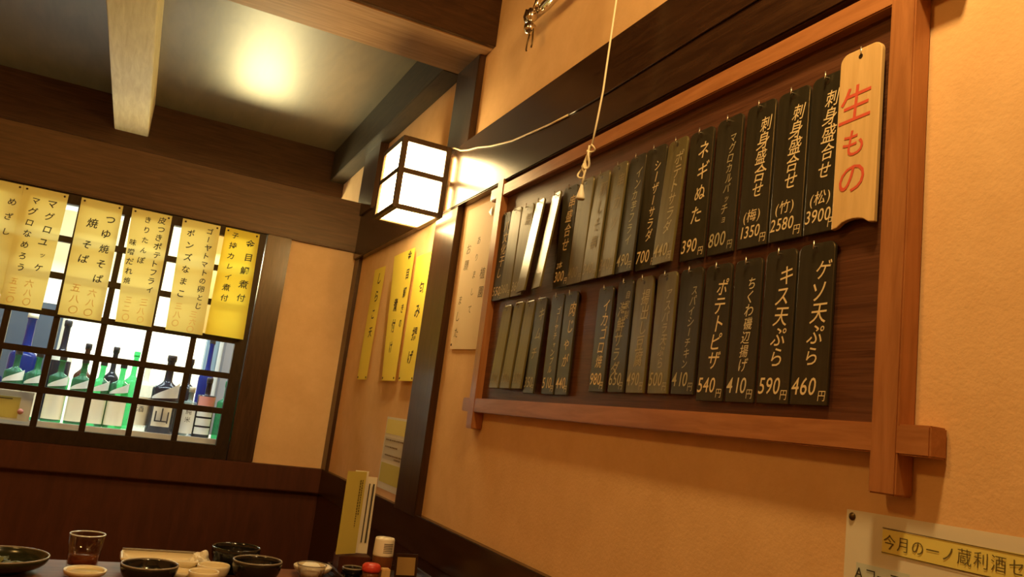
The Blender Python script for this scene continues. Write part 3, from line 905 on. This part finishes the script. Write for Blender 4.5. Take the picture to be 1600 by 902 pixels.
def bottle(label, x, y, r, h, glass, neck=0.36, cap='cap_dark', lab=None, collar=None, shoulder=0.62, group='bottles behind the kitchen window', prints=None):
    o = thing('sake_bottle', label, 'bottle', (x, y, KS), group)
    c = (x, y, KS)
    rn = max(0.011, r * 0.30)
    hs = h * shoulder
    prof = [(0, 0.001), (r * 0.92, 0.001), (r, 0.006), (r, hs)]
    for k in range(1, 8):
        t = k / 8
        prof.append((rn + (r - rn) * (0.5 + 0.5 * math.cos(math.pi * t)), hs + (h * (1 - neck * 0.75) - hs) * t))
    prof += [(rn, h * (1 - neck * 0.7)), (rn * 0.95, h - 0.03), (rn * 1.15, h - 0.028), (rn * 1.15, h - 0.018), (0, h - 0.018)]
    B().lathe(prof, c, 28).build('glass', M[glass], o)
    B().lathe([(0, h), (rn * 1.05, h), (rn * 1.2, h - 0.003), (rn * 1.2, h - 0.024), (rn * 0.9, h - 0.024)], c, 20).build('cap', M[cap], o)
    if lab:
        m, z0, z1, half = lab
        lbo = B().arc([(r + 0.0008, z0), (r + 0.0008, z1)], c, -math.pi / 2 - half, -math.pi / 2 + half, 18).build('label', M[m], o)
    if collar:
        z0, z1, slant = collar
        B().arc([(r + 0.0012, lambda t: z0 + slant * 0.5 * t), (r + 0.0012, lambda t: z0 + 0.008 + (z1 - z0 - 0.008 + slant) * t)], c, -math.pi / 2 - 1.15, -math.pi / 2 + 1.15, 18).build('collar_label', M['label_white'], o)
    if prints:
        m, chars, size, z, pitch = prints
        b = B()
        for k, ch in enumerate(chars):
            put(b.bm, ch, on_back(x, y - r - 0.0022, KS + z - k * pitch), 0, 0, size)
        b.build('print', M[m], lbo if lab else o)
    return o


GF = 'green sake bottles in the front row'
for i, (x, note) in enumerate(((-0.432, 'green bottle with white sash label in front of the big blue bottle'),
                               (-0.355, 'green bottle with white sash label right of the big blue bottle'),
                               (-0.268, 'green bottle with cream label in front of the black necked bottle'),
                               (-0.183, 'green bottle with cream label right of the brown bottle'),
                               (-0.112, 'green bottle with cream label left of the thin dark bottle'),
                               (-0.034, 'green bottle with cream label right of the thin dark bottle'))):
    bottle(note, x, 3.86, 0.038, 0.285, 'green_glass', 0.34, 'cap_dark', ('label', 0.016, 0.120, 1.25), (0.146, 0.174, 0.028), 0.66, GF)
    if i >= 2:
        pass
bottle('big round blue bottle at the left of the kitchen window', -0.430, 4.03, 0.058, 0.450, 'blue_glass', 0.42, 'cap_white', None, None, 0.57, None, ('label_white', 'zero', 0.030, 0.205, 0.0))
bottle('small dark blue bottle at the left edge of the window', -0.520, 3.90, 0.042, 0.24, 'blue_glass', 0.34, 'cap_white', ('label_white', 0.10, 0.14, 1.0), None, 0.66, None)
bottle('tall black necked bottle with a pale shoulder label', -0.290, 4.02, 0.044, 0.440, 'dark_glass', 0.36, 'cap_dark', ('label_white', 0.26, 0.29, 1.3), None, 0.60, None)
bottle('brown glass bottle behind the green row', -0.190, 3.98, 0.036, 0.350, 'brown_glass', 0.40, 'cap_dark', None, None, 0.58, None)
bottle('thin dark bottle rising above the green row', -0.078, 3.97, 0.030, 0.352, 'dark_glass', 0.40, 'cap_dark', None, None, 0.60, None)
bottle('pale green bottle right of the thin dark bottle', 0.008, 3.99, 0.034, 0.345, 'green_glass', 0.40, 'green_glass', None, None, 0.58, None)
bottle('pale bottle with cream label left of the big dark bottle', 0.062, 3.86, 0.040, 0.300, 'clear_glass', 0.34, 'cap_white', ('label', 0.03, 0.150, 1.25), None, 0.66, None, ('label_dark', '酒', 0.03, 0.10, 0.03))
bottle('big dark bottle with white sash and a pale square label', 0.150, 3.83, 0.055, 0.345, 'dark_glass', 0.42, 'cap_dark', ('label', 0.035, 0.130, 0.72), (0.150, 0.205, 0.026), 0.56, None, ('label_dark', '山', 0.070, 0.082, 0.0))
bottle('slim dark bottle right of the big dark bottle', 0.236, 3.93, 0.038, 0.345, 'dark_glass', 0.42, 'cap_dark', None, None, 0.60, None)
bottle('pale bottle with dark vertical print beside the red labelled bottle', 0.258, 3.85, 0.030, 0.22, 'clear_glass', 0.36, 'cap_white', ('label_white', 0.015, 0.135, 1.2), None, 0.68, None, ('label_dark', '純米', 0.026, 0.11, 0.034))
bottle('bottle with pink flower label and three pale blocks', 0.325, 3.86, 0.038, 0.270, 'dark_glass', 0.38, 'cap_dark', ('label_pink', 0.135, 0.185, 1.1), None, 0.70, None)
lab3 = bpy.data.objects[-1] if False else None
bottle('bright green bottle at the right end of the shelf', 0.405, 3.85, 0.034, 0.265, 'green_glass', 0.38, 'green_glass', None, None, 0.62, None)
bottle('tall dark blue bottle behind the pink labelled bottle', 0.318, 4.02, 0.034, 0.455, 'blue_glass', 0.40, 'cap_dark', None, None, 0.58, None)
pinkb = [o for o in bpy.data.objects if o.get('label', '').startswith('bottle with pink')][0]
for z0, z1 in ((0.018, 0.048), (0.056, 0.088), (0.096, 0.120)):
    B().arc([(0.0390, z0), (0.0390, z1)], (0.325, 3.86, KS), -math.pi / 2 - 0.95, -math.pi / 2 + 0.95, 14).build('label_block', M['label_white'], pinkb)

tag(B().box(-2.0, 0.20, 4.45, 4.95, E0 + 0.86, E0 + 0.89, 0.004).build('light_blocker_board', M['steel']), 'grey steel hood board added above the bottles to block light, seen between the window slips', 'blocker')  # board added to keep kitchen bounce light off the room's ceiling
cardk = thing('price_card', 'pinkish white card with a yellow panel standing at the lower left of the window', 'card', (-0.40, 3.69, KS + 0.01))
B().box(-0.60, -0.330, 3.700, 3.703, KS + 0.003, KS + 0.118).build('sheet', M['label_white'], cardk)
B().box(-0.60, -0.372, 3.6988, 3.6998, KS + 0.012, KS + 0.094).build('yellow_panel', M['label_yellow'], cardk)
k = B()
k.box(-0.60, -0.40, 3.6976, 3.6986, KS + 0.084, KS + 0.088)
k.build('printed_line', M['ink_olive'], cardk)
k = B().lathe([(0, 0.0008), (0.011, 0.0006), (0.011, 0)], (0, 0, 0), 18)
bmesh.ops.transform(k.bm, matrix=Matrix.Translation((-0.365, 3.6992, KS + 0.040)) @ Vector((0, -1, 0)).to_track_quat('Z', 'Y').to_matrix().to_4x4(), verts=list(k.bm.verts))
k.build('stamp', M['label_pink'], cardk)

# ------------------------------------------------------------------ table and what stands on it
TZ = E0 - 0.43
tb = thing('dining_table', 'glossy dark brown table along the bottom edge of the photo', 'table', (0.1, 1.75, 0))
B().box(-0.62, 0.825, 1.36, 2.145, TZ - 0.035, TZ, 0.004).build('tabletop', M['table'], tb)
for x in (-0.56, 0.70):
    for y in (1.42, 2.03):
        B().box(x, x + 0.06, y, y + 0.06, 0.0, TZ - 0.035, 0.003).build('leg', M['dark_z'], tb)


def bowl(label, x, y, r, h, m, rim=None, z=TZ, cat='bowl', name='bowl', foot=0.5, group=None, wall=0.004):
    o = thing(name, label, cat, (x, y, z), group)
    prof = [(0, 0.002), (r * foot, 0.0), (r * foot, 0.006), (r * foot * 1.02, 0.007)]
    for k in range(1, 9):
        t = k / 8
        prof.append((r * foot + (r - r * foot) * math.sin(t * math.pi / 2) ** 0.9, 0.007 + (h - 0.007) * (1 - math.cos(t * math.pi / 2))))
    inner = [(max(0, p[0] - wall), max(p[1], 0.009) + 0.002) for p in reversed(prof[3:-1])]
    prof += [(r - wall * 0.4, h + 0.001), (r - wall, h - 0.001)] + inner + [(0, 0.010)]
    bd = B().lathe(prof, (x, y, z), 40).build('body', M[m], o)
    if rim:
        B().tube([(x + (r - wall * 0.5) * math.cos(a), y + (r - wall * 0.5) * math.sin(a), z + h) for a in [2 * math.pi * k / 40 for k in range(40)]], wall * 0.55, 8, True).build('rim', M[rim], bd)
    return o


ob1 = bowl('wide dark green bowl with leafy leftovers at the left edge', -0.172, 2.00, 0.090, 0.034, 'green_bowl', 'bowl_rim')
gb = B()
rg = random.Random(3)
for k in range(26):
    a, rr = rg.uniform(0, 6.28), rg.uniform(0, 0.055)
    c = Vector((-0.172 + rr * math.cos(a), 2.00 + rr * math.sin(a), TZ + 0.015 + rg.uniform(0, 0.010)))
    u = Vector((math.cos(a * 3), math.sin(a * 3), rg.uniform(-0.4, 0.5))).normalized() * rg.uniform(0.010, 0.022)
    w = u.cross(Zv).normalized() * rg.uniform(0.005, 0.010)
    gb.prism([(-1, 0), (-0.4, 1), (0.5, 0.8), (1, 0), (0.4, -0.9), (-0.6, -0.8)], (c, u, w, Zv), 0.0012)
gb.build('leftover_greens', M['greens'], ob1)['kind'] = 'stuff'

tu = thing('tumbler', 'clear glass tumbler with a bright rim standing left on the table', 'glass', (-0.020, 2.06, TZ))
B().lathe([(0, 0.001), (0.0300, 0.001), (0.0315, 0.005), (0.0365, 0.074), (0.0350, 0.0735), (0.0300, 0.010), (0, 0.009)], (-0.020, 2.06, TZ), 36).build('body', M['tumbler'], tu)
B().tube([(-0.020 + 0.0358 * math.cos(a), 2.06 + 0.0358 * math.sin(a), TZ + 0.0742) for a in [2 * math.pi * k / 40 for k in range(40)]], 0.0016, 8, True).build('rim', M['tumbler_rim_glint'], tu)
B().lathe([(0, 0.0105), (0.0297, 0.0105), (0.0312, 0.030), (0, 0.030)], (-0.020, 2.06, TZ), 32).build('drink', M['amber'], tu)

o = bowl('small cream dish with yellow sauce in front of the tumbler', -0.010, 1.955, 0.042, 0.020, 'cream_dish', None, TZ, 'dish', 'sauce_dish', 0.55)
B().lathe([(0, 0.0155), (0.033, 0.0150), (0.034, 0.012)], (-0.010, 1.955, TZ), 28).build('sauce', M['food'], o)
bowl('black bowl with a worn light rim in front of the long white dish', 0.112, 1.925, 0.0585, 0.042, 'black_bowl', 'bowl_rim')
bowl('black bowl at the back of the table right of the crumpled napkin', 0.306, 2.075, 0.057, 0.060, 'black_bowl', None)
bowl('black bowl in the middle standing before the other black bowl', 0.342, 1.965, 0.056, 0.052, 'black_bowl', 'bowl_rim')
bowl('round cream saucer between the napkin and the black bowls', 0.250, 1.985, 0.036, 0.034, 'cream_dish', None, TZ, 'dish', 'saucer', 0.6)
bowl('shallow cream plate half hidden behind the light rimmed bowl', 0.192, 1.975, 0.046, 0.022, 'cream_dish', None, TZ, 'dish', 'side_plate', 0.6)
bowl('small cream plate at the bottom edge right of the light rimmed bowl', 0.222, 1.905, 0.032, 0.036, 'cream_dish', None, TZ, 'dish', 'side_plate', 0.6)
# long dish
ld = thing('long_dish', 'long white rectangular dish with a dark rim line behind the black bowl', 'dish', (0.135, 2.06, TZ))
lb = B()
c0 = Vector((0.137, 2.055, TZ))
def ldf(a, b):
    u, v = a * 2 - 1, b * 2 - 1
    e = max(abs(u) ** 6, abs(v) ** 4)
    return c0 + Vector((u * 0.080, v * 0.045 - u * 0.004, 0.016 + e * 0.020))
lb.sheet(ldf, 24, 14)
lo = lb.build('dish', M['cream_dish'], ld)
md = lo.modifiers.new('solid', 'SOLIDIFY')
md.thickness = 0.005
rimp = [ldf(k / 16, 1.0) + Vector((0, 0, 0.0022)) for k in range(17)]
B().tube(rimp, 0.0022, 8).build('rim_line', M['bowl_rim'], ld)
B().box(0.075, 0.20, 2.03, 2.08, TZ, TZ + 0.014, 0.004).build('foot', M['cream_dish'], ld)
# crumpled napkin
nk = B()
rg = random.Random(12)
bmesh.ops.create_icosphere(nk.bm, subdivisions=3, radius=1.0)
ph = [rg.uniform(0, 6.28) for _ in range(6)]
for v in nk.bm.verts:
    p = v.co.copy()
    d = 1 + 0.22 * math.sin(5 * p.x + ph[0]) * math.cos(4 * p.y + ph[1]) + 0.16 * math.sin(9 * p.z + ph[2] + 4 * p.x)
    v.co = Vector((0.226 + p.x * d * 0.022, 2.055 + p.y * d * 0.018, TZ + 0.024 + max(-0.024, p.z * d * 0.024)))
tag(nk.build('paper_napkin', M['white_cloth']), 'crumpled white paper napkin beside the long dish', 'napkin')
# glass cup with rolled towel
cu = thing('glass_cup', 'small glass cup holding a white rolled towel on the table', 'cup', (0.482, 2.02, TZ))
B().lathe([(0, 0.001), (0.026, 0.001), (0.028, 0.004), (0.0355, 0.038), (0.0340, 0.038), (0.0265, 0.006), (0, 0.005)], (0.482, 2.02, TZ), 32).build('body', M['tumbler'], cu)
B().tube([(0.482 + 0.035 * math.cos(a), 2.02 + 0.035 * math.sin(a), TZ + 0.038) for a in [2 * math.pi * k / 36 for k in range(36)]], 0.0012, 8, True).build('rim', M['bowl_rim'], cu)
tw = B().lathe([(0, 0.008), (0.020, 0.008), (0.024, 0.020), (0.023, 0.034), (0.016, 0.040), (0.006, 0.037), (0, 0.039)], (0.480, 2.02, TZ), 24)
tag(tw.build('rolled_towel', M['white_cloth']), 'white towel rolled up inside the small glass cup', 'towel')
bowl('small white plate behind the glass cup with its sides showing', 0.500, 2.085, 0.048, 0.022, 'cream_dish', None, TZ, 'dish', 'side_plate', 0.6)

# condiment corner
ct = thing('condiment_tray', 'low dark wooden tray at the wall carrying the condiments and menus', 'tray', (0.64, 2.05, TZ))
tb_ = B()
tb_.box(0.545, 0.79, 1.93, 2.13, TZ, TZ + 0.012, 0.002)
for a in ((0.545, 0.551, 1.93, 2.13), (0.784, 0.79, 1.93, 2.13), (0.551, 0.784, 2.124, 2.13), (0.551, 0.784, 1.93, 1.936)):
    tb_.box(*a, TZ + 0.010, TZ + 0.024, 0.001)
tb_.build('tray', M['dark'], ct)
TT = TZ + 0.012
sp = bowl('dark glazed sauce pot with a shiny rim left of the white capped bottle', 0.585, 2.02, 0.027, 0.022, 'black_bowl', 'bowl_rim', TT, 'pot', 'sauce_pot', 0.75)

ms = thing('menu_stand', 'wooden stand holding a yellow menu card and white laminated sheets by the corner', 'menu stand', (0.60, 2.08, TT))
B().box(0.556, 0.640, 2.055, 2.115, TT, TT + 0.042, 0.002).build('base', M['panel'], ms)
def card_at(p0, p1, z0, z1, name, m, lift=0.0):
    (xa, ya), (xb, yb) = p0, p1
    d = Vector((xb - xa, yb - ya, 0))
    n = Vector((d.y, -d.x, 0)).normalized()
    lean = Vector((0.0, 0.006, 0))
    b = B()
    b.prism([(0, 0), (1, 0), (1, 1), (0, 1)], (Vector((xa, ya, z0)), d, Vector((0, 0, z1 - z0)) + lean, -n), 0.0016)
    return b.build(name, m, ms), (Vector((xa, ya, z0)), d.normalized(), Zv, n)
ycard, yf = card_at((0.545, 2.052), (0.603, 2.082), E0 - 0.372, E0 - 0.166, 'yellow_card', M['lime_paper'])
card_at((0.592, 2.092), (0.634, 2.084), E0 - 0.372, E0 - 0.178, 'white_sheet', M['white_paper'])
card_at((0.575, 2.092), (0.610, 2.088), E0 - 0.372, E0 - 0.165, 'white_sheet', M['white_paper'])
B().prism([(0, 0), (0.0045, 0), (0.0045, 0.150), (0, 0.150)], (Vector((0.623, 2.0835, E0 - 0.345)), X, Zv, -Y), 0.0006).build('black_stripe', M['label_dark'], ms)
B().prism([(0, 0), (0.003, 0), (0.003, 0.150), (0, 0.150)], (Vector((0.613, 2.0855, E0 - 0.345)), X, Zv, -Y), 0.0006).build('black_stripe', M['label_dark'], ms)
tx = B()
rg = random.Random(5)
o_, u_, v_, n_ = yf
for cu_ in (0.047, 0.054):
    z = 0.185
    while z > (0.05 if cu_ < 0.05 else 0.10):
        hgt = rg.uniform(0.003, 0.006)
        tx.prism([(cu_ - 0.0016, z - hgt), (cu_ + 0.0016, z - hgt), (cu_ + 0.0016, z), (cu_ - 0.0016, z)], (o_ + n_ * 0.0007 + Vector((0, 0.003, 0)), u_, v_, n_), 0.0003)
        z -= hgt + 0.002
tx.build('printed_lines', M['ink_olive'], ycard)

sb = thing('sauce_bottle', 'amber sauce bottle with a ribbed white cap on the condiment tray', 'bottle', (0.662, 2.035, TT))
B().lathe([(0, 0), (0.024, 0), (0.026, 0.004), (0.026, 0.050), (0.022, 0.058), (0, 0.058)], (0.662, 2.035, TT), 28).build('body', M['amber'], sb)
cp = B().lathe([(0.023, 0.052), (0.0258, 0.052), (0.0262, 0.056), (0.0250, 0.092), (0.0235, 0.0965), (0, 0.097)], (0.662, 2.035, TT), 32)
capo = cp.build('cap', M['cap_white'], sb)
rb = B()
for k in range(6):
    rb.arc([(0.0262, 0.062 + k * 0.0042), (0.0268, 0.0632 + k * 0.0042), (0.0262, 0.0644 + k * 0.0042)], (0.662, 2.035, TT), -1.9, -0.9, 10)
rb.build('cap_ribs', M['bowl_rim'], capo)
rc = thing('shaker', 'small jar with a domed red cap in front of the white capped bottle', 'shaker', (0.618, 1.975, TT))
B().lathe([(0, 0), (0.019, 0), (0.020, 0.003), (0.020, 0.025), (0, 0.025)], (0.618, 1.975, TT), 24).build('jar', M['amber'], rc)
B().lathe([(0.020, 0.024), (0.0225, 0.025), (0.0235, 0.030), (0.0225, 0.038), (0.018, 0.0425), (0, 0.044)], (0.618, 1.975, TT), 28).build('cap', M['cap_red'], rc)
pk = thing('toothpick_box', 'small orange brown wooden box beside the red capped jar', 'box', (0.652, 1.968, TT))
B().box(0.641, 0.663, 1.957, 1.979, TT, TT + 0.034, 0.002).build('box', M['tag'], pk)
fc = thing('table_card', 'small dark framed card leaning at the wall end of the condiment tray', 'card', (0.735, 2.05, TT))
B().prism([(0, 0), (0.062, 0), (0.062, 0.056), (0, 0.056)], (Vector((0.703, 2.045, TT)), Vector((1, 0.02, 0)).normalized(), Vector((0, 0.15, 1)).normalized(), Y), 0.005).build('frame', M['dark'], fc)
B().prism([(0.005, 0.004), (0.055, 0.004), (0.055, 0.048), (0.005, 0.048)], (Vector((0.703, 2.0445, TT)), Vector((1, 0.02, 0)).normalized(), Vector((0, 0.15, 1)).normalized(), -Y), 0.0008).build('picture', M['tan_paper'], fc)

bpy.data.objects.remove(_fo)
bpy.data.curves.remove(_fc)
